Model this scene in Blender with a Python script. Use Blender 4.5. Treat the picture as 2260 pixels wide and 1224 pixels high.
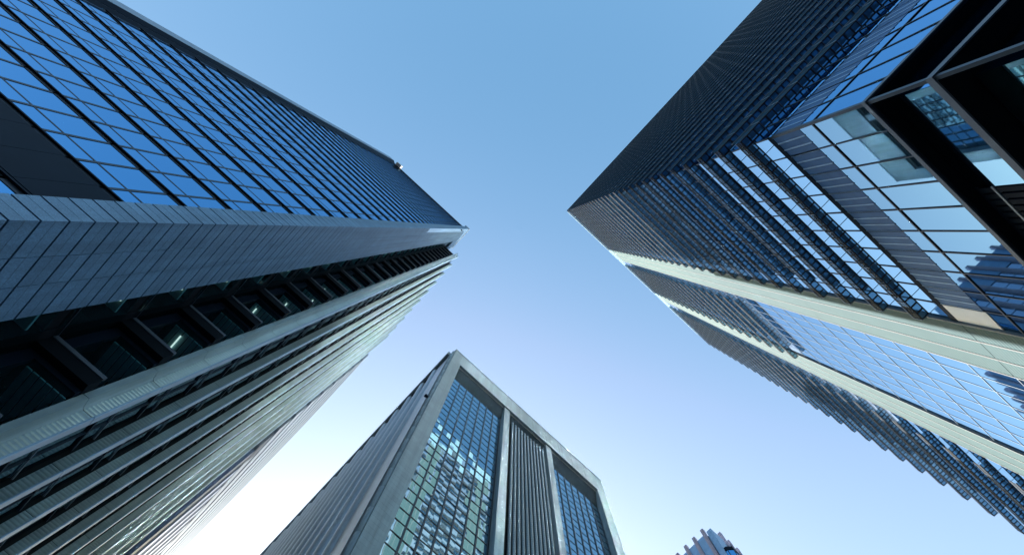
import bpy, math, random
from mathutils import Matrix, Vector
random.seed(7)
for o in list(bpy.data.objects): bpy.data.objects.remove(o)
SC = bpy.context.scene
COL = SC.collection

# ------------------------------------------------------------------ camera
# The streets run on one square grid: world X and Y follow the facades, Z is up,
# the lens is a little above the pavement at the origin.
LENS, SENSOR = 18.0, 36.0
PW, PH = 2260.0, 1224.0
FPX = PW * LENS / SENSOR
ZEN = (1143.8, 507.5)                       # picture point of the zenith
GRID = math.radians(42.8)                   # how the street grid lies in the picture
EYE = 1.6
up = Vector((ZEN[0] - PW / 2, ZEN[1] - PH / 2, FPX)).normalized()
ex = Vector((1, 0, 0)); ex = (ex - up * ex.dot(up)).normalized()
ey = up.cross(ex)
eu = ex * math.cos(GRID) + ey * math.sin(GRID)
ev = -ex * math.sin(GRID) + ey * math.cos(GRID)
B = Matrix((eu, ev, up))                    # picture axes (right, down, forward) -> world
cam_d = bpy.data.cameras.new('camera'); cam = bpy.data.objects.new('camera', cam_d); COL.objects.link(cam)
cam_d.lens = LENS; cam_d.sensor_width = SENSOR; cam_d.sensor_fit = 'HORIZONTAL'
cam_d.clip_start = 0.1; cam_d.clip_end = 8000
r_, u_, b_ = B @ Vector((1, 0, 0)), B @ Vector((0, -1, 0)), B @ Vector((0, 0, -1))
M = Matrix((r_, u_, b_)).transposed().to_4x4(); M.translation = Vector((0, 0, EYE))
cam.matrix_world = M
SC.camera = cam

# ------------------------------------------------------------------ sky, sun, exposure
SUN_EL, SUN_AZ = math.radians(27), math.radians(26.5)   # azimuth measured from +Y towards +X
sd = Vector((math.sin(SUN_AZ) * math.cos(SUN_EL), math.cos(SUN_AZ) * math.cos(SUN_EL), math.sin(SUN_EL)))
W = bpy.data.worlds.new('World'); SC.world = W; W.use_nodes = True
nt = W.node_tree; nt.nodes.clear()
wo = nt.nodes.new('ShaderNodeOutputWorld'); bg = nt.nodes.new('ShaderNodeBackground')
sky = nt.nodes.new('ShaderNodeTexSky'); sky.sky_type = 'NISHITA'; sky.sun_disc = False
sky.sun_elevation = SUN_EL; sky.sun_rotation = SUN_AZ
sky.altitude = 20; sky.air_density = 1.0; sky.dust_density = 1.8; sky.ozone_density = 1.0
bg.inputs['Strength'].default_value = 0.15
# film response of the photograph: the red of the sky falls off faster away from the sun
sp = nt.nodes.new('ShaderNodeSeparateColor'); cb = nt.nodes.new('ShaderNodeCombineColor')
nt.links.new(sky.outputs[0], sp.inputs[0])
def wm(op, a, b):
    n = nt.nodes.new('ShaderNodeMath'); n.operation = op
    for k, x in enumerate((a, b)):
        if isinstance(x, float): n.inputs[k].default_value = x
        else: nt.links.new(x, n.inputs[k])
    return n.outputs[0]
r0, g0, b0 = sp.outputs
r1 = wm('MULTIPLY', wm('MULTIPLY', r0, wm('POWER', wm('MINIMUM', r0, 1.05), 0.6)), 1.0)
g1 = wm('MULTIPLY', wm('POWER', g0, 0.98), 1.06)
b1 = wm('MULTIPLY', wm('POWER', b0, 0.85), 1.13)
for k, x in enumerate((r1, g1, b1)): nt.links.new(x, cb.inputs[k])
nt.links.new(cb.outputs[0], bg.inputs[0]); nt.links.new(bg.outputs[0], wo.inputs[0])
sun_d = bpy.data.lights.new('sun', 'SUN'); sun_d.energy = 4.5; sun_d.angle = math.radians(0.5); sun_d.color = (1.0, 0.97, 0.93)
sun = bpy.data.objects.new('sun', sun_d); COL.objects.link(sun)
sun.rotation_mode = 'QUATERNION'; sun.rotation_quaternion = sd.to_track_quat('Z', 'Y'); sun.location = sd * 400
SC.view_settings.view_transform = 'Standard'; SC.view_settings.look = 'None'
SC.view_settings.exposure = 1.45; SC.view_settings.gamma = 1.0
SC.render.engine = 'CYCLES'
SC.cycles.max_bounces = 8; SC.cycles.glossy_bounces = 5; SC.cycles.transparent_max_bounces = 12
SC.cycles.sample_clamp_indirect = 0.0; SC.cycles.blur_glossy = 0.1; SC.cycles.caustics_reflective = True
SC.cycles.use_denoising = True

# ------------------------------------------------------------------ materials
MATS = {}
def nodes(name):
    m = bpy.data.materials.new(name); m.use_nodes = True; t = m.node_tree
    for n in list(t.nodes):
        if n.type != 'OUTPUT_MATERIAL': t.nodes.remove(n)
    MATS[name] = m
    return m, t, [n for n in t.nodes if n.type == 'OUTPUT_MATERIAL'][0]
def N(t, kind, **kw):
    n = t.nodes.new(kind)
    for k, v in kw.items():
        if k in n.inputs: n.inputs[k].default_value = v
        else: setattr(n, k, v)
    return n
def solid(name, c, rough=0.6, metal=0.0, spec=0.5, var=0.12, scale=0.8, bump=0.0, bscale=30.0, fine=0.0, island=0.0, streak=0.0):
    """matt or metallic surface with a soft procedural unevenness of its colour"""
    m, t, out = nodes(name)
    p = N(t, 'ShaderNodeBsdfPrincipled', Roughness=rough, Metallic=metal)
    p.inputs['Specular IOR Level'].default_value = spec
    co = N(t, 'ShaderNodeTexCoord')
    nz = N(t, 'ShaderNodeTexNoise', Scale=scale, Detail=5.0, Roughness=0.6)
    t.links.new(co.outputs['Object'], nz.inputs['Vector'])
    rm = N(t, 'ShaderNodeValToRGB')
    lo = [x * (1 - var) for x in c]; hi = [min(1, x * (1 + var)) for x in c]
    rm.color_ramp.elements[0].position = 0.3; rm.color_ramp.elements[1].position = 0.7
    rm.color_ramp.elements[0].color = (*lo, 1); rm.color_ramp.elements[1].color = (*hi, 1)
    t.links.new(nz.outputs[0], rm.inputs[0])
    src = rm.outputs[0]
    if fine:
        n2 = N(t, 'ShaderNodeTexNoise', Scale=bscale, Detail=3.0)
        t.links.new(co.outputs['Object'], n2.inputs['Vector'])
        mx = N(t, 'ShaderNodeMix', data_type='RGBA', blend_type='MULTIPLY'); mx.inputs[0].default_value = 1.0
        r2 = N(t, 'ShaderNodeValToRGB'); r2.color_ramp.elements[0].position = 0.35; r2.color_ramp.elements[1].position = 0.65
        r2.color_ramp.elements[0].color = (1 - fine,) * 3 + (1,); r2.color_ramp.elements[1].color = (1, 1, 1, 1)
        t.links.new(n2.outputs[0], r2.inputs[0]); t.links.new(src, mx.inputs[6]); t.links.new(r2.outputs[0], mx.inputs[7])
        src = mx.outputs[2]
    def mult(src, fac_socket, lo, hi, p0=0.0, p1=1.0):
        r2 = N(t, 'ShaderNodeMapRange'); r2.inputs[1].default_value = p0; r2.inputs[2].default_value = p1
        r2.inputs[3].default_value = lo; r2.inputs[4].default_value = hi
        cc = N(t, 'ShaderNodeCombineColor'); mx = N(t, 'ShaderNodeMix', data_type='RGBA', blend_type='MULTIPLY'); mx.inputs[0].default_value = 1.0
        t.links.new(fac_socket, r2.inputs[0])
        for k in range(3): t.links.new(r2.outputs[0], cc.inputs[k])
        t.links.new(src, mx.inputs[6]); t.links.new(cc.outputs[0], mx.inputs[7]); return mx.outputs[2]
    if island:
        ge = N(t, 'ShaderNodeNewGeometry'); src = mult(src, ge.outputs['Random Per Island'], 1 - island, 1 + island)
    if streak:
        mp_ = N(t, 'ShaderNodeMapping'); mp_.inputs['Scale'].default_value = (1.6, 1.6, 0.05)
        n4 = N(t, 'ShaderNodeTexNoise', Scale=1.0, Detail=4.0); t.links.new(co.outputs['Object'], mp_.inputs[0]); t.links.new(mp_.outputs[0], n4.inputs['Vector'])
        src = mult(src, n4.outputs[0], 1 - streak, 1 + streak * 0.3, 0.35, 0.6)
    t.links.new(src, p.inputs['Base Color'])
    if bump:
        n3 = N(t, 'ShaderNodeTexNoise', Scale=bscale, Detail=3.0); t.links.new(co.outputs['Object'], n3.inputs['Vector'])
        bp = N(t, 'ShaderNodeBump', Strength=bump, Distance=0.02); t.links.new(n3.outputs[0], bp.inputs['Height'])
        t.links.new(bp.outputs[0], p.inputs['Normal'])
    t.links.new(p.outputs[0], out.inputs[0])
    return m
def glass(name, tint, body, lo=0.45, hi=1.0, rough=0.02, wave=0.0, wscale=0.6, blend=0.35, edge=0.5):
    """coated facade glass: mirror of the surroundings over a dark body"""
    m, t, out = nodes(name)
    df = N(t, 'ShaderNodeBsdfDiffuse'); df.inputs[0].default_value = (*body, 1)
    gl = N(t, 'ShaderNodeBsdfGlossy'); gl.inputs['Roughness'].default_value = rough
    lw = N(t, 'ShaderNodeLayerWeight', Blend=blend)
    mr = N(t, 'ShaderNodeMapRange'); mr.inputs[3].default_value = lo; mr.inputs[4].default_value = hi
    tc = N(t, 'ShaderNodeValToRGB')
    tc.color_ramp.elements[0].color = (*tint, 1); tc.color_ramp.elements[1].color = (*[x * (1 - edge) + edge for x in tint], 1)
    t.links.new(lw.outputs['Facing'], mr.inputs[0]); t.links.new(lw.outputs['Facing'], tc.inputs[0])
    t.links.new(tc.outputs[0], gl.inputs[0])
    if wave:
        co = N(t, 'ShaderNodeTexCoord'); nz = N(t, 'ShaderNodeTexNoise', Scale=wscale, Detail=1.5)
        bp = N(t, 'ShaderNodeBump', Strength=wave, Distance=0.05)
        t.links.new(co.outputs['Object'], nz.inputs['Vector']); t.links.new(nz.outputs[0], bp.inputs['Height'])
        t.links.new(bp.outputs[0], gl.inputs['Normal'])
    mx = N(t, 'ShaderNodeMixShader')
    t.links.new(mr.outputs[0], mx.inputs[0]); t.links.new(df.outputs[0], mx.inputs[1]); t.links.new(gl.outputs[0], mx.inputs[2])
    t.links.new(mx.outputs[0], out.inputs[0])
    return m
def seethrough(name, c, alpha, rough=0.5, tint=(1, 1, 1), spec=0.15):
    """perforated sheet or thin clear pane: part of the light passes straight on"""
    m, t, out = nodes(name)
    p = N(t, 'ShaderNodeBsdfPrincipled', Roughness=rough); p.inputs['Base Color'].default_value = (*c, 1); p.inputs['Specular IOR Level'].default_value = spec
    tr = N(t, 'ShaderNodeBsdfTransparent'); tr.inputs[0].default_value = (*tint, 1)
    mx = N(t, 'ShaderNodeMixShader'); mx.inputs[0].default_value = alpha
    t.links.new(tr.outputs[0], mx.inputs[1]); t.links.new(p.outputs[0], mx.inputs[2]); t.links.new(mx.outputs[0], out.inputs[0])
    return m
def lampmat(name, c, s):
    m, t, out = nodes(name); e = N(t, 'ShaderNodeEmission', Strength=s); e.inputs[0].default_value = (*c, 1)
    t.links.new(e.outputs[0], out.inputs[0]); return m

solid('granite', (0.145, 0.28, 0.45), 0.55, var=0.10, scale=0.5, fine=0.35, bscale=22, island=0.10, streak=0.15)
solid('joint', (0.02, 0.022, 0.025), 0.9, spec=0.0)
solid('granite_seam', (0.17, 0.18, 0.19), 0.8)
solid('dark_metal', (0.005, 0.011, 0.022), 0.5, 0.0, spec=0.05)
solid('mullion_metal', (0.010, 0.02, 0.035), 0.35, 0.0, spec=0.3)
solid('grey_metal', (0.20, 0.25, 0.31), 0.4, 0.4)
solid('white_metal', (0.72, 0.73, 0.72), 0.35, var=0.05)
solid('clad_metal', (0.34, 0.43, 0.45), 0.32, 0.35, var=0.14, scale=0.35, streak=0.2)
solid('post_white', (0.24, 0.25, 0.25), 0.6, spec=0.08, var=0.05)
solid('band_white', (0.12, 0.165, 0.215), 0.6, spec=0.08, var=0.06)
solid('strip_blue', (0.08, 0.13, 0.24), 0.4, spec=0.15)
solid('frame_metal', (0.075, 0.095, 0.125), 0.5)
solid('nosing', (0.28, 0.42, 0.58), 0.35, 0.1)
solid('pale_clad', (0.105, 0.165, 0.175), 0.6, spec=0.08, var=0.06, scale=0.3)
solid('bronze_metal', (0.068, 0.070, 0.074), 0.5, 0.0, spec=0.0)
solid('vent_metal', (0.04, 0.12, 0.28), 0.5, 0.0, spec=0.2, var=0.15)
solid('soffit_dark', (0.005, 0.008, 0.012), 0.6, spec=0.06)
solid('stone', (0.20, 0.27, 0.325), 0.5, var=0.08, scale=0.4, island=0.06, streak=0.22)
solid('stone_seam', (0.20, 0.22, 0.24), 0.7)
solid('steel_rib', (0.33, 0.37, 0.40), 0.28, 0.75, var=0.1)
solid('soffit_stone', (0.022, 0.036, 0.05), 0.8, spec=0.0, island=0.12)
solid('column_dark', (0.15, 0.20, 0.24), 0.4, 0.3)
solid('rose_stone', (0.36, 0.30, 0.37), 0.6)
solid('blue_panel', (0.22, 0.38, 0.60), 0.4)
solid('ceiling', (0.28, 0.52, 0.56), 0.7)
solid('roof_grey', (0.25, 0.26, 0.27), 0.8)
solid('paving', (0.06, 0.063, 0.068), 0.85, var=0.2, scale=0.4)
solid('asphalt', (0.05, 0.05, 0.052), 0.9, var=0.2, scale=1.0)
glass('blue_glass', (0.03, 0.36, 0.72), (0.002, 0.02, 0.06), lo=0.85, wave=0.02, edge=0.34)
glass('sky_glass', (0.15, 0.40, 0.62), (0.008, 0.02, 0.035), edge=0.35, lo=0.9, wave=0.035, wscale=0.35)
glass('upper_glass', (0.84, 0.88, 0.90), (0.01, 0.03, 0.04), lo=0.97, rough=0.10)
glass('low_glass', (0.085, 0.25, 0.40), (0.006, 0.018, 0.03), lo=0.9, edge=0.25, wave=0.035, wscale=0.35)
glass('blind_glass', (0.25, 0.30, 0.34), (0.10, 0.12, 0.13), lo=0.25, rough=0.2)
glass('teal_glass', (0.17, 0.40, 0.52), (0.008, 0.035, 0.045), lo=0.7, wave=0.10, wscale=0.5)
glass('dim_glass', (0.35, 0.55, 0.65), (0.006, 0.015, 0.02), lo=0.30)
glass('pale_glass', (0.60, 0.72, 0.85), (0.03, 0.05, 0.07), lo=0.6)
seethrough('mesh_panel', (0.10, 0.25, 0.40), 0.62, 0.5, (0.42, 0.7, 0.9))
seethrough('fin_mesh', (0.068, 0.070, 0.074), 0.82, 0.5, spec=0.0)
seethrough('clear_pane', (0.55, 0.75, 0.80), 0.45, 0.1, (0.9, 0.97, 1.0))
seethrough('window_pane', (0.01, 0.03, 0.04), 0.30, 0.05, (0.55, 0.85, 0.9))
seethrough('fin_mesh_blue', (0.03, 0.075, 0.12), 0.85, 0.5, (0.5, 0.75, 1.0), spec=0.0)
lampmat('tube_light', (1.0, 0.95, 0.85), 0.5)

# ------------------------------------------------------------------ mesh helpers
class MB:
    def __init__(s): s.v = []; s.f = []; s.m = []; s.mats = []
    def mi(s, m):
        if m not in s.mats: s.mats.append(m)
        return s.mats.index(m)
    def face(s, pts, m):
        i = len(s.v); s.v += [tuple(p) for p in pts]; s.f.append(tuple(range(i, i + len(pts)))); s.m.append(s.mi(m))
    def box(s, x0, x1, y0, y1, z0, z1, m):
        if x0 > x1: x0, x1 = x1, x0
        if y0 > y1: y0, y1 = y1, y0
        if z0 > z1: z0, z1 = z1, z0
        i = len(s.v); k = s.mi(m)
        s.v += [(x0, y0, z0), (x1, y0, z0), (x1, y1, z0), (x0, y1, z0), (x0, y0, z1), (x1, y0, z1), (x1, y1, z1), (x0, y1, z1)]
        for q in ((0, 3, 2, 1), (4, 5, 6, 7), (0, 1, 5, 4), (1, 2, 6, 5), (2, 3, 7, 6), (3, 0, 4, 7)):
            s.f.append(tuple(i + a for a in q)); s.m.append(k)
    def prism(s, poly, z0, z1, m, cap=True):
        """plan polygon (x, y) pulled up from z0 to z1"""
        n = len(poly); i = len(s.v); k = s.mi(m)
        s.v += [(x, y, z0) for x, y in poly] + [(x, y, z1) for x, y in poly]
        for a in range(n):
            b = (a + 1) % n; s.f.append((i + a, i + b, i + n + b, i + n + a)); s.m.append(k)
        if cap:
            s.f.append(tuple(i + a for a in reversed(range(n)))); s.m.append(k)
            s.f.append(tuple(i + n + a for a in range(n))); s.m.append(k)
    def lathe(s, cx, cy, prof, m, n=12, a0=0.0, a1=2 * math.pi):
        """profile of (radius, z) turned about a vertical axis"""
        full = abs(a1 - a0 - 2 * math.pi) < 1e-6; k = s.mi(m); i = len(s.v); c = n if full else n + 1
        for r, z in prof:
            for j in range(c):
                a = a0 + (a1 - a0) * j / n; s.v.append((cx + r * math.cos(a), cy + r * math.sin(a), z))
        for p in range(len(prof) - 1):
            for j in range(n):
                b = (j + 1) % c
                s.f.append((i + p * c + j, i + p * c + b, i + (p + 1) * c + b, i + (p + 1) * c + j)); s.m.append(k)
    def data(s, name, base=(0, 0, 0), smooth=False):
        me = bpy.data.meshes.new(name)
        me.from_pydata([(x - base[0], y - base[1], z - base[2]) for x, y, z in s.v], [], s.f)
        for m in s.mats: me.materials.append(MATS[m])
        me.polygons.foreach_set('material_index', s.m)
        if smooth: me.polygons.foreach_set('use_smooth', [True] * len(s.f))
        me.update(); return me
    def build(s, name, parent=None, smooth=False, at=None):
        """one mesh object; its origin is the parent's base (or the point given)"""
        base = at or (tuple(parent.location) if parent and parent.parent is None else BASE.get(parent, (0, 0, 0)) if parent else (0, 0, 0))
        o = bpy.data.objects.new(name, s.data(name, base, smooth)); COL.objects.link(o)
        BASE[o] = base
        if parent: o.parent = parent
        else: o.location = base
        return o
BASE = {}
def tag(o, label, cat, group=None, kind=None):
    if label: o['label'] = label
    if cat: o['category'] = cat
    if group: o['group'] = group
    if kind: o['kind'] = kind
    return o
def thing(name, loc, label, cat):
    o = bpy.data.objects.new(name, None); o.empty_display_size = 2; COL.objects.link(o); o.location = loc
    return tag(o, label, cat)

def project(p):
    c = B.transposed() @ Vector((p[0], p[1], p[2] - EYE))
    if c.z < 0.5: return None
    return PW / 2 + FPX * c.x / c.z, PH / 2 + FPX * c.y / c.z
def size_in_view(q):
    P = [project(p) for p in q]
    if any(p is None for p in P): return 0
    cx = sum(p[0] for p in P) / len(P); cy = sum(p[1] for p in P) / len(P)
    if not (-60 < cx < PW + 60 and -60 < cy < PH + 60): return 0
    return abs(sum(P[i][0] * P[(i + 1) % len(P)][1] - P[(i + 1) % len(P)][0] * P[i][1] for i in range(len(P)))) / 2
class Panes:
    """all panes of one tower; the hundred that show largest become parts, the rest one part"""
    def __init__(s): s.q = []
    def add(s, a, b, c, d, mat, nrm, tilt=0.0):
        # every pane sits a hair out of true in its frame, as real glazing does
        k = [random.uniform(-tilt, tilt) for _ in range(2)]
        w = math.dist(a, b); h = math.dist(b, c)
        off = [(-k[0] * w - k[1] * h) / 2, (k[0] * w - k[1] * h) / 2, (k[0] * w + k[1] * h) / 2, (-k[0] * w + k[1] * h) / 2]
        s.q.append(([tuple(p[i] + nrm[i] * off[j] for i in range(3)) for j, p in enumerate((a, b, c, d))], mat))
    def build(s, parent, name='glass_pane', rest='glazing', limit=100):
        s.q.sort(key=lambda e: -size_in_view(e[0]))
        for q, m in s.q[:limit]:
            b = MB(); b.face(q, m); b.build(name, parent)
        if s.q[limit:]:
            b = MB()
            for q, m in s.q[limit:]: b.face(q, m)
            tag(b.build(rest, parent), None, None, kind='stuff')
def zz(z): return z + EYE                      # heights below are measured from the lens

# ------------------------------------------------------------------ ground
g = MB(); g.face([(-3000, -3000, 0), (3000, -3000, 0), (3000, 3000, 0), (-3000, 3000, 0)], 'paving')
tag(g.build('ground'), 'grey stone paving between the towers', 'ground', kind='structure')
g = MB(); g.box(-400, 400, 2.0, 8.0, 0.004, 0.008, 'asphalt')
tag(g.build('road'), 'dark asphalt lane along the plaza', 'road', kind='structure')

# ================================================================== left tower: granite pier, blue glass, ribbed flank
TL = thing('granite_tower', (-24, 28, 0), 'tall dark tower with chevron jointed granite corner, blue glass grid and ribbed pale flank', 'skyscraper')
UL, VL, HL = -10.75, 9.58, 150.0
# corner pier of granite in courses one metre high with open joints
b = MB()
b.box(-11.90, -10.80, 9.63, 14.10, 0, zz(149.6), 'joint')
zc = -0.6
while zc < 150.2:
    z0, z1 = zc + 0.042, min(zc + 0.958, 150.6)
    zm = (z0 + z1) / 2
    for a, c in ((z0, zm - 0.008), (zm + 0.008, z1)):
        for v0, v1 in ((9.58, 11.115), (11.145, 12.465), (12.495, 14.15)):
            b.box(-10.95, -10.75, v0, v1, zz(a), zz(c), 'granite')
        b.box(-11.95, -10.95, 9.58, 9.80, zz(a), zz(c), 'granite')
        b.box(-11.95, -11.80, 9.80, 10.6, zz(a), zz(c), 'granite')
    b.box(-10.956, -10.756, 9.586, 14.144, zz(zm - 0.008), zz(zm + 0.008), 'granite_seam')
    zc += 0.998
b.build('granite_pier', TL)
b = MB()
b.box(-12.2, -10.75, 14.16, 17.2, zz(137.2), zz(150.8), 'granite')
b.box(-12.2, -10.74, 9.57, 14.155, zz(150.61), zz(150.8), 'granite')
b.box(-12.25, -10.62, 9.46, 17.25, zz(150.805), zz(151.2), 'white_metal')
b.build('roof_beam', TL)
# body of the tower behind the skins
b = MB()
b.box(-40.5, -12.0, 10.5, 56, 0, zz(139.8), 'dark_metal')
b.box(-40.4, -12.1, 10.6, 55, zz(139.803), zz(140.4), 'roof_grey')
b.build('core', TL)

# face A: blue glass between projecting sills
FL, Z0A, VG = 3.98, 20.77, 10.15
PA = Panes()
U1A = -38.05
cols = [-11.95] + [-13.46 - 1.735 * i for i in range(15)]
cols = [c for c in cols if c > U1A] + [U1A]
ztop = 146.6
for k in range(-4, 32):
    zb = Z0A + FL * k
    if k == -1: continue
    z_t = min(zb + FL, ztop)
    for i in range(len(cols) - 1):
        ua, ub = cols[i], cols[i + 1]
        for za, zc in ((zb, min(zb + 1.3, z_t)), (zb + 1.3, z_t)):
            if zc - za < 0.2 or zc < 3: continue
            PA.add((ub, VG, zz(za)), (ua, VG, zz(za)), (ua, VG, zz(zc)), (ub, VG, zz(zc)), 'blue_glass', (0, -1, 0), 0.003)
for i, u in enumerate(cols[1:-1]):
    b = MB(); b.box(u - 0.065, u + 0.065, VG - 0.02, VG + 0.05, 0, zz(ztop), 'mullion_metal'); b.build('mullion', TL)
for k in range(-4, 32):
    zb = Z0A + FL * k
    b = MB()
    b.box(U1A, -11.96, VG - 0.12, VG + 0.1, zz(zb - 0.05), zz(zb + 0.05), 'dark_metal')
    b.box(U1A, -11.96, VG - 0.02, VG + 0.1, zz(zb - 0.30), zz(zb - 0.052), 'mullion_metal')
    b.box(U1A, -11.96, VG - 0.012, VG + 0.04, zz(zb + 1.24), zz(zb + 1.34), 'mullion_metal')
    b.build('sill', TL)
b = MB()
zb = Z0A - FL
for i in range(len(cols) - 1):
    b.box(cols[i + 1] + 0.008, cols[i] - 0.008, VG - 0.08, VG + 0.05, zz(zb + 0.17), zz(zb + FL - 0.36), 'dark_metal')
b.build('dark_panel', TL)
b = MB()
b.box(U1A - 0.1, -11.96, VG - 0.12, VG + 0.5, zz(146.6), zz(147.3), 'dark_metal')
b.build('parapet', TL)
b = MB()
b.prism([(-38.05, 10.2), (-38.62, 9.93), (-38.62, 10.2)], 0, zz(147.3), 'dark_metal')
b.prism([(-38.62, 9.93), (-38.70, 9.93), (-38.70, 10.3), (-38.62, 10.3)], 0, zz(147.4), 'mullion_metal')
b.prism([(-38.70, 9.90), (-39.25, 9.58), (-39.25, 10.3), (-38.70, 10.3)], 0, zz(147.3), 'dark_metal')
zc = 0
while zc < 148:
    b.box(-40.9, -39.252, 9.58, 11.2, zc + 0.01, min(zc + 3.96, 149.2), 'grey_metal'); zc += 3.98
b.build('end_pier', TL)

# face B: deep recess with lit windows between the granite and the ribs
UR1, VS, URO = -11.08, 16.6, -8.4
FB, ZB0 = 4.36, 33.6
b = MB()
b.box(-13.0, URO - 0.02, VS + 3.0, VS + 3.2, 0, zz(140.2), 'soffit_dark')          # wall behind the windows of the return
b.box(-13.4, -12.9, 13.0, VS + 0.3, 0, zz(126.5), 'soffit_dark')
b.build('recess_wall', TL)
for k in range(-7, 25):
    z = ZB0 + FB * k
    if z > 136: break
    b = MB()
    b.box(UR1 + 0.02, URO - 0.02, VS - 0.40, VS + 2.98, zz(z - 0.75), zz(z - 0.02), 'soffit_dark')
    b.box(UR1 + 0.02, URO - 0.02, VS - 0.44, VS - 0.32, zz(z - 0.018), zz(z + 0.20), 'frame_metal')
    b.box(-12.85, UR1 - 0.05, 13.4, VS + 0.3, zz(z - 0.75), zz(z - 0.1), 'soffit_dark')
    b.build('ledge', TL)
    if z < 8: continue
    w = MB()                                                            # frame of the window in the return
    w.box(UR1 + 0.05, UR1 + 0.55, VS - 0.05, VS + 0.2, zz(z + 0.3), zz(z + FB - 0.76), 'dark_metal')
    w.box(UR1 + 0.55, URO - 0.05, VS - 0.05, VS + 0.2, zz(z + FB - 1.05), zz(z + FB - 0.76), 'dark_metal')
    wo_ = w.build('window', TL)
    p = MB(); p.face([(UR1 + 0.55, VS, zz(z + 0.02)), (URO - 0.05, VS, zz(z + 0.02)), (URO - 0.05, VS, zz(z + FB - 1.05)), (UR1 + 0.55, VS, zz(z + FB - 1.05))], 'window_pane')
    p.build('pane', wo_)
    c = MB()
    n = 6
    for j in range(n):
        ua = UR1 + 0.6 + (URO - 0.1 - UR1 - 0.6) * j / n; ub = UR1 + 0.6 + (URO - 0.1 - UR1 - 0.6) * (j + 1) / n
        c.box(ua + 0.03, ub - 0.03, VS + 0.24, VS + 2.9, zz(z + 3.1), zz(z + 3.16), 'ceiling')
    c.build('ceiling_panel', wo_)
    if random.random() < 0.75:
        c = MB(); ua = UR1 + random.uniform(0.8, 2.0)
        c.box(ua, ua + 0.07, VS + 0.5, VS + 1.5, zz(z + 3.0), zz(z + 3.06), 'tube_light')
        c.build('tube_light', wo_)
    w = MB()                                                            # narrow window at the back of the recess
    w.box(UR1 - 0.06, UR1 + 0.02, 13.6, VS, zz(z + 0.2), zz(z + 0.26), 'mullion_metal')
    wo_ = w.build('window', TL)
    p = MB(); p.face([(UR1, 13.6, zz(z - 0.1)), (UR1, VS, zz(z - 0.1)), (UR1, VS, zz(z + FB - 0.75)), (UR1, 13.6, zz(z + FB - 0.75))], 'window_pane')
    p.build('pane', wo_)
    c = MB(); c.box(-12.8, UR1 - 0.15, 13.6, VS - 1.0, zz(z + 2.9), zz(z + 3.0), 'ceiling'); c.build('ceiling_panel', wo_)
    if random.random() < 0.45:
        c = MB(); c.box(-12.4, UR1 - 0.25, 14.9, 14.96, zz(z + 2.82), zz(z + 2.88), 'tube_light'); c.build('tube_light', wo_)
b = MB()
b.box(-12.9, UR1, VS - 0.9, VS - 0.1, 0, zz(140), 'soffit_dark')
b.build('recess_post', TL)

# ribs of corrugated metal, one floor to each panel
FIN_V = [17.6 + 3.945 * i for i in range(10)]
FIN_T = [147.5, 154.2, 157.0, 158.4, 159.0, 159.4, 159.8, 160.2, 160.5, 160.8]
def corrugated(b, u0, u1, v, za, zc, m, pitch=0.21, amp=0.022):
    """sheet facing -Y with level corrugations"""
    z = za
    while z < zc - 0.02:
        t = min(z + pitch, zc); mid = (z + t) / 2
        b.face([(u0, v, z), (u1, v, z), (u1, v - amp, z + (t - z) * 0.25), (u0, v - amp, z + (t - z) * 0.25)], m)
        b.face([(u0, v - amp, z + (t - z) * 0.25), (u1, v - amp, z + (t - z) * 0.25), (u1, v - amp, z + (t - z) * 0.6), (u0, v - amp, z + (t - z) * 0.6)], m)
        b.face([(u0, v - amp, z + (t - z) * 0.6), (u1, v - amp, z + (t - z) * 0.6), (u1, v, z + (t - z) * 0.85), (u0, v, z + (t - z) * 0.85)], m)
        b.face([(u0, v, z + (t - z) * 0.85), (u1, v, z + (t - z) * 0.85), (u1, v, t), (u0, v, t)], m)
        z = t
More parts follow.
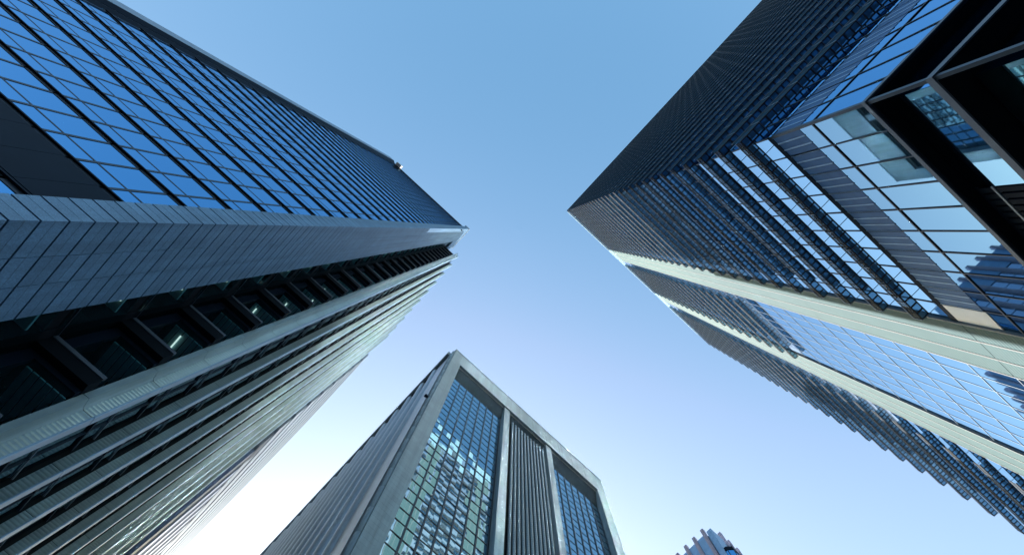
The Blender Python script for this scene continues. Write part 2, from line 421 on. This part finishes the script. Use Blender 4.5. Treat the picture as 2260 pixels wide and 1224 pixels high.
for i, (v, zt) in enumerate(zip(FIN_V, FIN_T)):
    b = MB(); vf = v - 0.36
    z = 0.0 + 1.3 * (i % 3)
    zs = [-1.6]
    while z < zt:
        zs.append(z); z += 3.98
    zs.append(zt)
    for za, zc in zip(zs[:-1], zs[1:]):
        if zc - za < 0.3: continue
        a, c = zz(za) + 0.02, zz(zc) - 0.02
        if i == 0:
            b.prism([(-8.40, 16.72), (-8.10, 16.70), (-8.05, 17.10), (-7.98, 17.24), (-7.98, 17.55), (-8.40, 17.55)], a, c, 'clad_metal')
        corrugated(b, -8.02, -7.52, vf, a, c, 'clad_metal')
        b.prism([(-8.03, vf + 0.004), (-7.52, vf + 0.004), (-7.52, v - 0.03), (-8.03, v - 0.03)], a, c, 'clad_metal')
        b.prism([(-7.515, vf - 0.035), (-7.45, vf - 0.06), (-7.42, vf - 0.03), (-7.42, v), (-7.45, v + 0.02), (-7.515, v - 0.02)], a, c, 'nosing')
    b.box(-8.35, -7.55, vf + 0.02, v - 0.05, 0, zz(zt) - 0.05, 'joint')
    b.build('rib', TL)
    if i < 9:
        b = MB(); z = -1.6
        b.box(-8.35, -8.25, v + 0.001, v + 3.945 - 0.37, 0, zz(146), 'dark_metal')
        b.build('spandrel_wall', TL)
        b = MB()
        while z < 146:
            PA.add((-8.22, v + 0.02, zz(z + 0.1)), (-8.22, v + 3.55, zz(z + 0.1)), (-8.22, v + 3.55, zz(z + 3.9)), (-8.22, v + 0.02, zz(z + 3.9)), 'dim_glass', (1, 0, 0), 0.004)
            b.box(-8.23, -8.12, v + 0.02, v + 3.55, zz(z - 0.06), zz(z + 0.06), 'mullion_metal')
            b.box(-8.20, -8.14, v + 0.02, v + 3.55, zz(z + 1.2), zz(z + 1.26), 'grey_metal')
            z += 3.98
        for q in (1.2, 2.4):
            b.box(-8.23, -8.14, v + q - 0.03, v + q + 0.03, 0, zz(146), 'mullion_metal')
        b.build('rib_glazing_bars', TL)
PA.build(TL)

# ================================================================== banded block behind the ribbed flank
TW = thing('banded_block', (-16, 95, 0), 'pale banded block with blue vertical strips, directly behind the ribbed flank of the granite tower', 'office block')
def wing_u(v):                                                           # gently curved front
    t = max(0.0, v - 76) / 63.0
    return -7.42 - 1.8 * t ** 1.5
WV = [56.5 + 3.2 * i for i in range(31)]
b = MB()
b.prism([(wing_u(v) - 0.8, v) for v in WV] + [(-34, WV[-1]), (-34, WV[0])], 0, zz(141.5), 'dark_metal')
b.build('core', TW)
PW_ = Panes()
for i in range(len(WV) - 1):
    va, vb = WV[i], WV[i + 1]
    z = -1.6 + 2.0
    while z < 141:
        PW_.add((wing_u(va) - 0.6, va + .03, zz(z)), (wing_u(vb) - 0.6, vb - .03, zz(z)), (wing_u(vb) - 0.6, vb - .03, zz(z + 3.8)), (wing_u(va) - 0.6, va + .03, zz(z + 3.8)), 'pale_glass', (1, 0, 0), 0.004)
        z += 3.98
PW_.build(TW, limit=60)
z = 83.4
while z < 142:
    b = MB()
    out = [(wing_u(v), v) for v in WV] + [(WV and wing_u(v) - 0.55, v) for v in reversed(WV)]
    b.prism(out, zz(z), zz(z + 5.3), 'band_white')
    b.build('white_band', TW); z += 7.3
v = 57.5
while v < 150:
    b = MB(); u = wing_u(v)
    b.box(u - 0.55, u - 0.05, v, v + 2.1, 0, zz(83.2), 'strip_blue')
    b.box(u - 0.55, u + 0.02, v + 2.12, v + 2.5, 0, zz(83.2), 'band_white')
    b.build('vertical_strip', TW); v += 4.3

# ================================================================== right tower: louvred slab
S = 1.1
TR = thing('louvred_tower', (7.45 * S + 28, -14.48 * S - 40, 0), 'tall tower wrapped in rows of dark sun louvres with pale vertical strips', 'skyscraper')
UW, VW = 7.45 * S, -14.48 * S                     # wall planes of the two faces
UE, VE = 64.4 * S, -100 * S                        # far ends
FR = 3.586 * S; ZR0 = 33.05 * S; NF = 34
BAY = 1.65 * S
STR1 = (23.95 * S, 28.9 * S); STR2 = (41.9 * S, 46.9 * S)
b = MB()
b.box(UW + 0.35, UE - 0.3, VE + 0.4, VW - 0.35, zz(23.3 * S), zz(152.0 * S), 'dark_metal')
b.box(UW + 1.4, UE - 0.4, VE + 0.5, VW - 1.4, 0, zz(23.29 * S), 'dark_metal')
b.box(22 * S, UE - 0.3, VE + 0.4, VW - 0.35, 0, zz(23.28 * S), 'dark_metal')
b.box(UW + 0.45, UE - 0.4, VE + 0.5, VW - 0.45, zz(152.0 * S) + 0.003, zz(152.4 * S), 'roof_grey')
b.build('core', TR)
PR = Panes()
TL_ = 0.0035
def pane_row(face, a0, a1, za, zc, mat, bay=BAY, tilt=TL_, inset=0.0):
    """a storey of panes; face 'light' lies along X, face 'dark' along Y"""
    n = max(1, round(abs(a1 - a0) / bay))
    for i in range(n):
        p, q = a0 + (a1 - a0) * i / n, a0 + (a1 - a0) * (i + 1) / n
        if mat in ('upper_glass', 'blind_glass'): mat = 'blind_glass' if random.random() < 0.06 else 'upper_glass'
        if face == 'light':
            y = VW - inset
            PR.add((q, y, zz(za)), (p, y, zz(za)), (p, y, zz(zc)), (q, y, zz(zc)), mat, (0, 1, 0), tilt)
        else:
            x = UW + inset
            PR.add((x, p, zz(za)), (x, q, zz(za)), (x, q, zz(zc)), (x, p, zz(zc)), mat, (-1, 0, 0), tilt)
zrows = [ZR0 + FR * k for k in range(NF)]
for z in zrows:
    za, zc = z - 0.35 * FR, z + 0.65 * FR
    pane_row('light', UW, STR1[0], za, zc, 'upper_glass' if z > 66 else 'sky_glass')
    pane_row('dark', VW, VE, za, zc, 'blue_glass', tilt=0.002)
for k in range(-9, NF):
    z = ZR0 + FR * k; za, zc = z - 0.35 * FR, z + 0.65 * FR
    if za < 0: continue
    for (p, q, zl) in ((STR1[1], STR2[0], 78), (STR2[1], UE, 66)): pane_row('light', p, q, za, zc, 'upper_glass' if z > zl else 'sky_glass')
# glass storeys under the louvres
ZL = [27.55 * S, 28.85 * S, 31.75 * S]
zlow0 = ZR0 - 0.35 * FR
pane_row('light', UW, STR1[0], ZL[2], zlow0, 'low_glass'); pane_row('dark', VW, VE, ZL[2], zlow0, 'blue_glass')
pane_row('light', UW, STR1[0], ZL[0], ZL[1], 'low_glass'); pane_row('dark', VW, VE, ZL[0], ZL[1], 'blue_glass')
pane_row('light', UW, STR1[0], 23.2 * S, ZL[0], 'low_glass'); pane_row('dark', VW, VE, 23.2 * S, ZL[0], 'blue_glass')
pane_row('light', UW + 0.6, 13.5 * S, 19.75 * S, 23.1 * S, 'low_glass', inset=0.6); pane_row('dark', VW - 0.6, VE, 19.75 * S, 23.1 * S, 'blue_glass', inset=0.6)
pane_row('light', UW + 1.0, 13.5 * S, 15.0 * S, 19.4 * S, 'teal_glass', inset=1.0); pane_row('dark', VW - 1.0, VE, 15.0 * S, 19.4 * S, 'blue_glass', inset=1.0)
# slim framing bars
def bars(face, a0, a1, za, zc, w=0.035, d=0.05, mat='mullion_metal', bay=BAY, inset=0.0, name='mullion', skip=False):
    n = max(1, round(abs(a1 - a0) / bay))
    for i in range(n + 1):
        p = a0 + (a1 - a0) * i / n
        b = MB()
        if face == 'light': b.box(p - w, p + w, VW - inset - 0.05, VW - inset + d, zz(za), zz(zc), mat)
        else: b.box(UW + inset - d, UW + inset + 0.05, p - w, p + w, zz(za), zz(zc), mat)
        b.build(name, TR)
bars('light', UW, STR1[0], ZL[0] + 0.0, zz(150 * S) - EYE)
bars('light', UW + 0.001, STR1[0], 23.2 * S, ZL[0] - 0.001)
m_all = MB()
n = round((VW - VE) / BAY)
for i in range(n + 1):
    p = VW + (VE - VW) * i / n
    b = MB(); b.box(UW - 0.05, UW + 0.05, p - 0.035, p + 0.035, zz(23.2 * S), zz(150 * S), 'mullion_metal')
    if i < 40: b.build('mullion', TR)
    else:
        m_all.box(UW - 0.05, UW + 0.05, p - 0.035, p + 0.035, zz(23.2 * S), zz(150 * S), 'mullion_metal')
tag(m_all.build('mullion_row', TR), None, None, kind='stuff')
b = MB()
for z in (ZL[0], 23.2 * S):
    b.box(UW - 0.06, STR1[0], VW - 0.05, VW + 0.06, zz(z - 0.05), zz(z + 0.05), 'mullion_metal')
    b.box(UW - 0.06, UW + 0.05, VW - 0.06, VE, zz(z - 0.05), zz(z + 0.05), 'mullion_metal')
b.box(UW - 0.05, STR1[0], VW - 0.05, VW + 0.05, zz(ZL[2] - 0.02), zz(ZL[2] + 0.52), 'dark_metal')
b.box(UW - 0.05, UW + 0.05, VW - 0.055, VE, zz(ZL[2] - 0.02), zz(ZL[2] + 0.16), 'dark_metal')
b.box(UW - 0.09, UW + 0.09, VW - 0.09, VW + 0.09, zz(15 * S), zz(ZL[2] - 0.05), 'mullion_metal')
b.build('transom', TR)
# ribbed vent band
b = MB()
def vent(face, a0, a1):
    n = round(abs(a1 - a0) / BAY)
    for i in range(n):
        p, q = a0 + (a1 - a0) * i / n, a0 + (a1 - a0) * (i + 1) / n
        sg = 1 if q > p else -1
        for j in range(3):
            c0 = p + (q - p) * j / 3; c1 = p + (q - p) * (j + 1) / 3
            if face == 'light':
                b.box(c0 + 0.02 * sg, c1 - 0.14 * sg, VW - 0.05, VW + 0.02, zz(ZL[1]), zz(ZL[2] - 0.02), 'vent_metal')
                b.box(c1 - 0.13 * sg, c1 - 0.03 * sg, VW - 0.05, VW + 0.05, zz(ZL[1]), zz(ZL[2] - 0.02), 'blue_panel')
            else:
                b.box(UW - 0.02, UW + 0.05, c0 + 0.02 * sg, c1 - 0.14 * sg, zz(ZL[1]), zz(ZL[2] - 0.02), 'vent_metal')
                b.box(UW - 0.05, UW + 0.05, c1 - 0.13 * sg, c1 - 0.03 * sg, zz(ZL[1]), zz(ZL[2] - 0.02), 'blue_panel')
vent('light', UW + 0.1, 22.35 * S); vent('dark', VW - 0.1, VE)
b.box(22.37 * S, STR1[0] - 0.08, VW - 0.05, VW + 0.04, zz(ZL[1] - 0.1), zz(ZL[2] - 0.02), 'white_metal')  # end bay coloured white to stand in for a patch of direct sun
b.build('vent_band', TR)

# louvre trays: a perforated shelf and a perforated upright on a frame with brackets
G0, G1 = 0.40, 1.06                                 # from the wall to the shelf edge
def tray_run(b, mp, face, a0, a1, hf, h0=0.0, start=0):
    n = max(1, round(abs(a1 - a0) / BAY)); sg = 1 if a1 > a0 else -1
    def bx(p, q, g0, g1, z0, z1, m):
        if face == 'light': b.box(p, q, VW + g0, VW + g1, z0, z1, m)
        else: b.box(UW - g1, UW - g0, p, q, z0, z1, m)
    def qd(p, q, ga, za, gb, zb, m):
        if face == 'light': mp.face([(p, VW + ga, za), (q, VW + ga, za), (q, VW + gb, zb), (p, VW + gb, zb)], m)
        else: mp.face([(UW - ga, p, za), (UW - ga, q, za), (UW - gb, q, zb), (UW - gb, p, zb)], m)
    bx(a0, a1, G0, G0 + 0.08, -0.03, 0.03, 'bronze_metal')
    bx(a0, a1, G1 - 0.09, G1, -0.035, 0.035, 'bronze_metal')
    bx(a0, a1, G1 - 0.02, G1 + 0.05, hf - 0.06, hf, 'grey_metal')
    for i in range(n):
        p, q = a0 + (a1 - a0) * i / n, a0 + (a1 - a0) * (i + 1) / n
        for j in range(3):
            c = p + (q - p) * (j + 1) / 3; w = 0.05 * sg
            bx(c - w, c + w, G0 + 0.08, G1 - 0.09, -0.03, 0.03, 'bronze_metal')
            bx(c - w, c + w, G1 - 0.03, G1 - 0.004, 0.035, hf - 0.06, 'bronze_metal')
        bx(q - 0.02, q + 0.02, 0.0, G1 + 0.03, -0.06, -0.036, 'grey_metal')
        bx(q - 0.02, q + 0.02, G1 + 0.004, G1 + 0.035, -0.03, hf - 0.06, 'grey_metal')
        qd(p, q, G0 + 0.06, 0.005, G1 - 0.06, 0.005, 'mesh_panel')
    qd(a0, a1, G1 - 0.008, 0.03, G1 - 0.008, hf - 0.06, 'fin_mesh' if face == 'light' else 'fin_mesh_blue')
def tray_family(name, runs, zs, label=None):
    b, mp = MB(), MB()
    for r in runs: tray_run(b, mp, *r)
    bx, by = TR.location.x, TR.location.y
    d1, d2 = b.data(name, (bx, by, 0)), mp.data('mesh_sheet', (bx, by, 0))
    for z in zs:
        o = bpy.data.objects.new(name, d1); COL.objects.link(o); o.parent = TR; o.location = (0, 0, zz(z))
        c = bpy.data.objects.new('mesh_sheet', d2); COL.objects.link(c); c.parent = o
zs = [z for z in zrows if z < 148.5 * S]
tray_family('louvre', [('dark', VW + G1, VE, 1.3), ('light', UW - G1 + 0.05, 23.1 * S, 0.74)], zs)
z2 = [z for z in zs if z > 70.5 * S]
tray_family('louvre', [('light', 29.4 * S, 41.6 * S, 0.74)], z2)
z3 = [z for z in [ZR0 + FR * k for k in range(-3, NF)] if z < 148.5 * S]
tray_family('louvre', [('light', 47.3 * S, 63.9 * S, 0.74)], z3)

# pale corrugated strips
for (a0, a1) in (STR1, STR2):
    b = MB(); w = (a1 - a0) / 3
    z = 31.6 * S - 26 * FR / 3
    zs_ = [-1.6, 31.6 * S, 31.6 * S + 8 * FR, 31.6 * S + 16 * FR, 31.6 * S + 24 * FR, 152.6 * S]
    for j in range(3):
        p, q = a0 + w * j + 0.07, a0 + w * (j + 1) - 0.04
        for za, zc in zip(zs_[:-1], zs_[1:]):
            z = zz(za) + 0.04
            while z < zz(zc) - 0.1:
                t = z + 0.275; y = VW + 0.13
                for (fa, ya, fb, yb) in ((0, 0, .3, .045), (.3, .045, .6, .045), (.6, .045, .9, 0), (.9, 0, 1, 0)):
                    b.face([(q, y + ya, z + fa * .275), (p, y + ya, z + fa * .275), (p, y + yb, z + fb * .275), (q, y + yb, z + fb * .275)], 'pale_clad')
                z = t
        b.box(p - 0.06, q + 0.03, VW - 0.05, VW + 0.10, 0, zz(152.6 * S), 'joint')
    for j in range(4):
        p = a0 + w * j
        b.box(p - 0.06, p + 0.06, VW - 0.06, VW + 0.20, 0, zz(152.65 * S), 'post_white')
    b.build('pale_strip', TR)
# light bars of the clear curtain wall between and beyond the strips
for (a0, a1) in ((STR1[1] + 0.1, STR2[0] - 0.1),):
    bars('light', a0, a1, 5.0, 73 * S, w=0.03, d=0.03, mat='grey_metal', bay=1.65 * S)
    for k in range(-8, 12):
        z = ZR0 + FR * k - 0.35 * FR
        b = MB(); b.box(a0, a1, VW - 0.05, VW + 0.035, zz(z - 0.03), zz(z + 0.03), 'grey_metal'); b.build('transom', TR)
# projecting frames at the foot
for (z, d, h) in ((23.2 * S, 0.62, 0.22), (19.55 * S, 1.05, 0.30)):
    b = MB()
    for (x0, x1, y0, y1) in ((UW - 0.12, 22 * S, VW - d, VW + 0.12), (UW - 0.12, UW + d, VE, VW - d)):
        b.box(x0, x1, y0, y1, zz(z - 0.04), zz(z - 0.002), 'soffit_dark')
    b.box(UW - 0.16, 22 * S, VW + 0.08, VW + 0.16, zz(z - 0.06), zz(z + h), 'frame_metal')
    b.box(UW - 0.16, UW - 0.08, VE, VW + 0.08, zz(z - 0.06), zz(z + h), 'frame_metal')
    b.box(UW + d, 22 * S, VW - d - 0.15, VW - d, zz(z - 0.25), zz(z - 0.05), 'dark_metal')
    b.box(UW + d, UW + d + 0.15, VE, VW - d - 0.15, zz(z - 0.25), zz(z - 0.05), 'dark_metal')
    b.build('frame_soffit', TR)
# ribbed underside beside the lower glass
b = MB()
u = 13.6 * S
while u < 22 * S:
    b.box(u, u + 0.30, VW - 0.9, VW - 0.60, zz(15 * S), zz(23.0 * S), 'dark_metal'); u += 0.42
for k in range(3):
    b.box(13.5 * S, 22 * S, VW - 0.75, VW - 0.55, zz(22.2 * S - 2.2 * k), zz(22.3 * S - 2.2 * k), 'grey_metal')
b.build('ribbed_cladding', TR)
# glass parapet
b = MB()
n = 34
for i in range(n):
    p, q = UW + (UE - UW) * i / n, UW + (UE - UW) * (i + 1) / n
    b.face([(q - .04, VW - 0.05, zz(152.1 * S)), (p + .04, VW - 0.05, zz(152.1 * S)), (p + .04, VW - 0.05, zz(161.5 * S)), (q - .04, VW - 0.05, zz(161.5 * S))], 'clear_pane')
n = 50
for i in range(n):
    p, q = VW + (VE - VW) * i / n, VW + (VE - VW) * (i + 1) / n
    h = 171 if 39 <= i <= 43 else 153.6
    b.face([(UW - 0.02, p - .04, zz(152.1 * S)), (UW - 0.02, q + .04, zz(152.1 * S)), (UW - 0.02, q + .04, zz(h * S)), (UW - 0.02, p - .04, zz(h * S))], 'clear_pane')
b.build('glass_parapet', TR)
PR.build(TR)

# ================================================================== stone framed tower in the middle
K = 0.69
TC = thing('stone_framed_tower', (40 * K, 60 * K, 0), 'grey stone framed tower with two glass bays and a bay of round columns', 'skyscraper')
VF, VGC, VPI = 38.75 * K, 40.5 * K, 39.1 * K
U0, U1 = 10.65 * K, 70.5 * K
b = MB()
b.box(10.9 * K, 70.2 * K, 43.2 * K, 130 * K, 0, zz(149.6 * K), 'soffit_stone')
b.build('core', TC)
def stone_wall(b, x0, x1, y0, y1, z0, z1, h=1.101 * K, cols=1):
    """stone facing in courses with fine joints"""
    b.box(x0 + 0.02, x1 - 0.02, y0 + 0.02, y1, z0, z1 - 0.02, 'stone_seam')
    z = z0
    while z < z1 - 0.02:
        t = min(z + h, z1)
        for c in range(cols):
            p, q = x0 + (x1 - x0) * c / cols, x0 + (x1 - x0) * (c + 1) / cols
            b.box(p + (0.008 if c else 0), q - (0.008 if c < cols - 1 else 0), y0, y0 + 0.015, z + 0.006, t - 0.006, 'stone')
            if c == 0: b.box(x0, x0 + 0.015, y0 + 0.016, y1, z + 0.006, t - 0.006, 'stone')
            if c == cols - 1: b.box(x1 - 0.015, x1, y0 + 0.016, y1, z + 0.006, t - 0.006, 'stone')
        z = t
b = MB(); stone_wall(b, U0, 13.75 * K, VF, 43.1 * K, 0, zz(141 * K), cols=2); b.build('corner_pier', TC)
b = MB()                                                                 # fascia under the roof edge, in slabs
u = U0
while u < U1 - 0.1:
    q = min(u + 5.2 * K, U1)
    b.box(u + 0.02, q - 0.02, VF, VF + 0.6, zz(141 * K) + 0.003, zz(150.6 * K), 'stone'); u = q
b.box(U0 + 0.01, U1 - 0.01, VF + 0.02, VF + 0.62, zz(141 * K) + 0.01, zz(150.5 * K), 'stone_seam')
b.box(U0 - 0.05, U1 + 0.05, VF - 0.06, VF + 0.9, zz(150.603 * K), zz(151.1 * K), 'grey_metal')
b.build('fascia', TC)
b = MB()                                                                 # sloping header in panels with a pale drip line
u = 13.76 * K
while u < 67 * K:
    q = min(u + 2.3 * K, 67.2 * K)
    for f0, f1 in ((0.0, 0.345), (0.355, 0.69), (0.70, 1.0)):
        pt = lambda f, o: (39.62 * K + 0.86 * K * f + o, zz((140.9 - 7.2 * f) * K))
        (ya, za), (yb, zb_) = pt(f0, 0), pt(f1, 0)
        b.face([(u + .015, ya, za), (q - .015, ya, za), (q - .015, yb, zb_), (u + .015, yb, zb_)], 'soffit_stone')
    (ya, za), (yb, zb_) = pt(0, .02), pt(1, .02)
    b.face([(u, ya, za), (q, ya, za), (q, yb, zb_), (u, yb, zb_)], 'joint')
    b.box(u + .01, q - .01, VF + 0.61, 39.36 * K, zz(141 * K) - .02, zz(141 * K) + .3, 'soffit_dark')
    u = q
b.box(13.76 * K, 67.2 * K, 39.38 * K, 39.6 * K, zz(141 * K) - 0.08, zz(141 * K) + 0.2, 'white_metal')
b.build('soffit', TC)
for (f0, f1, k0) in ((31.1, 33.1, 31.12), (47.0, 49.0, 47.02)):
    b = MB()
    z = 0.0
    b.prism([(f0 * K + .02, VPI + .02), (f1 * K - .02, VPI + .02), (f1 * K - .02, VGC + .1), (k0 * K, VGC + .1)], 0, zz(141 * K) - .03, 'stone_seam')
    while z < zz(141 * K) - 0.05:
        t = min(z + 2.2 * K, zz(141 * K) - 0.021)
        b.prism([(f0 * K, VPI), (f1 * K, VPI), (f1 * K, VGC), (f1 * K - .03, VGC), (f1 * K - .03, VPI + .018), (f0 * K + .035, VPI + .018), (k0 * K + .02, VGC), (k0 * K - .02, VGC)], z + .004, t - .004, 'stone'); z = t
    b.build('pier', TC)
b = MB(); z = 0.0
b.prism([(67.02 * K, VF + .02), (U1 - .02, VF + .02), (U1 - .02, 47 * K), (67.3 * K, 47 * K), (67.3 * K, VGC)], 0, zz(141 * K) - .03, 'stone_seam')
while z < zz(141 * K) - 0.05:
    t = min(z + 1.101 * K * 2, zz(141 * K) - 0.021)
    b.prism([(67 * K, VF), (U1, VF), (U1, VF + 6), (U1 - .015, VF + 6), (U1 - .015, VF + .015), (67 * K + .03, VF + .015), (67.05 * K, VGC), (67 * K, VGC)], z + .004, t - .004, 'stone'); z = t
b.build('end_pier', TC)
b = MB()
b.box(13.0 * K, 67.2 * K, VGC + 0.02, VGC + 0.3, 0, zz(141 * K) - 0.03, 'dark_metal'); b.build('backing_wall', TC)
PC = Panes()
sc_ = VGC / VF
m_n = 0
def bay(u0, step, n, zt, rows, tilt):
    h = 2.65 * K * sc_
    for r in range(rows):
        zc = zt - h * r; za = zc - h
        for i in range(n):
            p, q = (u0 + step * i) * K * sc_, (u0 + step * (i + 1)) * K * sc_
            mid = p + (q - p) * random.choice((0.5, 0.5, 0.62))
            mt = 'teal_glass'
            for (x, y) in ((p, mid), (mid, q)):
                PC.add((x, VGC, zz(za)), (y, VGC, zz(za)), (y, VGC, zz(zc)), (x, VGC, zz(zc)), mt, (0, -1, 0), tilt)
    for i in range(n + 1):
        p = (u0 + step * i) * K * sc_
        b = MB(); b.box(p - 0.09, p + 0.09, VGC - 0.12, VGC + 0.01, 0, zz(zt), 'mullion_metal'); b.build('mullion', TC)
    for r in range(rows + 1):
        z = zt - h * r
        b = MB(); b.box(u0 * K * sc_, (u0 + step * n) * K * sc_, VGC - 0.05, VGC + 0.01, zz(z - 0.05), zz(z + 0.05), 'mullion_metal'); b.build('transom', TC)
bay(11.1, 2.29, 8, 133.6 * K, 36, 0.012)
bay(45.0, 2.38, 9, 133.6 * K, 36, 0.006)
PC.build(TC)
# round columns of stacked rings in the middle bay
VC_ = 39.85 * K
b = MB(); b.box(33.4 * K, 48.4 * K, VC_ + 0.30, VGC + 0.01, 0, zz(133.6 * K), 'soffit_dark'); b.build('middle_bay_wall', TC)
for i in range(11):
    u = (33.85 + 1.085 * i) * 1.0284 * K
    prof = []; r0 = 0.36 * K
    z = 0.0
    while z < zz(134.6 * K):
        prof += [(r0 * 0.88, z), (r0, z + 0.12), (r0, z + 0.34), (r0 * 0.88, z + 0.46)]; z += 0.47
    prof += [(r0 * 1.0, z + 0.02), (r0 * 1.0, zz(136.6 * K)), (r0 * 0.5, zz(136.9 * K)), (0.0, zz(136.9 * K))]
    b = MB(); b.lathe(u, VC_, prof, 'column_dark', 10); b.build('column', TC, smooth=True)
# left flank: rounded corner, flat wall and half-round metal ribs
b = MB(); b.box(10.02 * K, 10.7 * K, 40.4 * K, 45.2 * K, 0, zz(149.8 * K), 'steel_rib'); b.build('flank_wall', TC)
b = MB(); z = 0.0
while z < zz(150 * K):
    t = min(z + 5.5 * K, zz(150 * K))
    b.lathe(10.66 * K, 39.75 * K, [(0.52 * K, z + 0.01), (0.56 * K, z + 0.05), (0.56 * K, t - 0.05), (0.52 * K, t - 0.01)], 'stone', 14); z = t
b.build('corner_column', TC, smooth=True)
b = MB(); b.box(10.5 * K, 11 * K, 45.2 * K, 130 * K, 0, zz(149 * K), 'dim_glass'); b.build('flank_glazing', TC)
v = 46.6; nr = 0
while v < 129:
    b = MB(); b.lathe(10.5 * K, v * K, [(1.05 * K, 0.0), (1.05 * K, zz(145.5 * K)), (0.02, zz(145.6 * K))], 'steel_rib', 12, math.pi / 2, 1.5 * math.pi)
    b.build('flank_rib', TC, smooth=True); v += 5.45 if v < 60 else 5.6
b = MB(); b.box(9.3 * K, 11.5 * K, 40.6 * K, 130 * K, zz(147.6 * K), zz(150.4 * K), 'stone')
b.box(9.9 * K, 11.5 * K, 41 * K, 130 * K, zz(145.7 * K), zz(147.59 * K), 'soffit_dark'); b.build('flank_parapet', TC)

# ================================================================== distant striped tower
D = 0.824
TD = thing('striped_tower', (115 * D, 40 * D, 0), 'small looking pale blue tower with rose stone piers and a faceted bay at its corner', 'skyscraper')
b = MB(); b.box(105.6 * D, 165 * D, 27.2 * D, 62 * D, 0, zz(149 * D), 'blue_panel'); b.build('core', TD)
b = MB()
b.box(105 * D, 105.59 * D, 26.6 * D, 28.3 * D, 0, zz(150 * D), 'blue_panel'); b.box(105.61 * D, 110.4 * D, 26.6 * D, 27.19 * D, zz(132 * D), zz(150.01 * D), 'blue_panel')
b.build('corner_wall', TD)
PD = Panes()
for i in range(9):
    v = (28.7 + 3.6 * i) * D
    b = MB(); b.box(104.6 * D, 105.7 * D, v, v + 1.05 * D, 0, zz(152 * D), 'rose_stone')
    b.box(104.45 * D, 104.59 * D, v + 0.36 * D, v + 0.69 * D, 0, zz(151.8 * D), 'rose_stone'); b.build('pier', TD)
    b = MB(); b.box(105.1 * D, 105.6 * D, v + 1.06 * D, v + 3.59 * D, zz(141 * D), zz(150 * D), 'blue_panel'); b.build('parapet_panel', TD)
    z = 141 * D
    for r in range(12):
        PD.add((105.3 * D, v + 1.1 * D, zz(z - 3.3)), (105.3 * D, v + 3.55 * D, zz(z - 3.3)), (105.3 * D, v + 3.55 * D, zz(z - .1)), (105.3 * D, v + 1.1 * D, zz(z - .1)), 'pale_glass', (-1, 0, 0), 0.01); z -= 3.4
for i in range(14):
    u = (111.2 + 3.8 * i) * D
    b = MB(); b.box(u, u + 1.05 * D, 26.2 * D, 27.3 * D, 0, zz(154.6 * D), 'rose_stone'); b.build('pier', TD)
    z = 141 * D
    for r in range(14):
        PD.add((u + 3.75 * D, 27.0 * D, zz(z - 3.3)), (u + 1.1 * D, 27.0 * D, zz(z - 3.3)), (u + 1.1 * D, 27.0 * D, zz(z - .1)), (u + 3.75 * D, 27.0 * D, zz(z - .1)), 'pale_glass', (0, -1, 0), 0.01); z -= 3.4
    b = MB(); b.box(u + 1.06 * D, u + 3.79 * D, 26.7 * D, 27.2 * D, zz(141 * D), zz(152.4 * D), 'blue_panel'); b.build('parapet_panel', TD)
PD.build(TD, limit=60)
b = MB()
cx, cy, r = 107.6 * D, 26.8 * D, 2.3 * D
poly = [(cx + r * math.cos(a), cy + r * math.sin(a)) for a in [math.radians(22.5 + 45 * j) for j in range(8)]]
b.prism(poly, 0, zz(139 * D), 'blue_glass')
b.prism([(cx + (x - cx) * 1.06, cy + (y - cy) * 1.06) for x, y in poly], zz(139 * D) + .003, zz(140.4 * D), 'dark_metal')
for x, y in poly: b.box(x - .09, x + .09, y - .09, y + .09, 0, zz(138.9 * D), 'mullion_metal')
b.build('bay_window', TD)

# ------------------------------------------------------------------ small things fixed to the towers
def small(name, boxes, label, cat):
    xs = [q for bx in boxes for q in bx[0:2]]; ys = [q for bx in boxes for q in bx[2:4]]; zs_ = [q for bx in boxes for q in bx[4:6]]
    b = MB()
    for bx in boxes: b.box(*bx)
    o = b.build(name, at=(sum(xs) / len(xs), sum(ys) / len(ys), min(zs_)))
    return tag(o, label, cat)
small('maintenance_cradle', [(-38.2, -36.6, 9.2, 10.0, zz(146.9), zz(147.0), 'white_metal'), (-38.2, -38.14, 9.2, 10.0, zz(147.0), zz(149.0), 'white_metal'),
      (-36.66, -36.6, 9.2, 10.0, zz(147.0), zz(149.0), 'white_metal'), (-38.13, -36.67, 9.2, 9.26, zz(147.0), zz(149.0), 'white_metal'), (-38.2, -36.6, 9.2, 10.6, zz(149.003), zz(149.2), 'grey_metal')],
      'white maintenance cradle at the roof edge of the blue glass face', 'cradle')
small('wall_lamp', [(-10.76, -10.45, 9.7, 10.0, zz(131.0), zz(131.5), 'dark_metal'), (-10.5, -10.3, 9.75, 9.95, zz(130.7), zz(131.3), 'dark_metal')],
      'tiny dark lamp on the granite corner near its top', 'lamp')
small('security_camera', [(9.6 * K, 10.1 * K, 39.3 * K, 39.8 * K, zz(107.2 * K), zz(107.5 * K), 'dark_metal'), (9.2 * K, 9.7 * K, 39.1 * K, 39.7 * K, zz(106.6 * K), zz(107.19 * K), 'dark_metal')],
      'dark camera fixed to the rounded corner of the stone tower', 'camera')
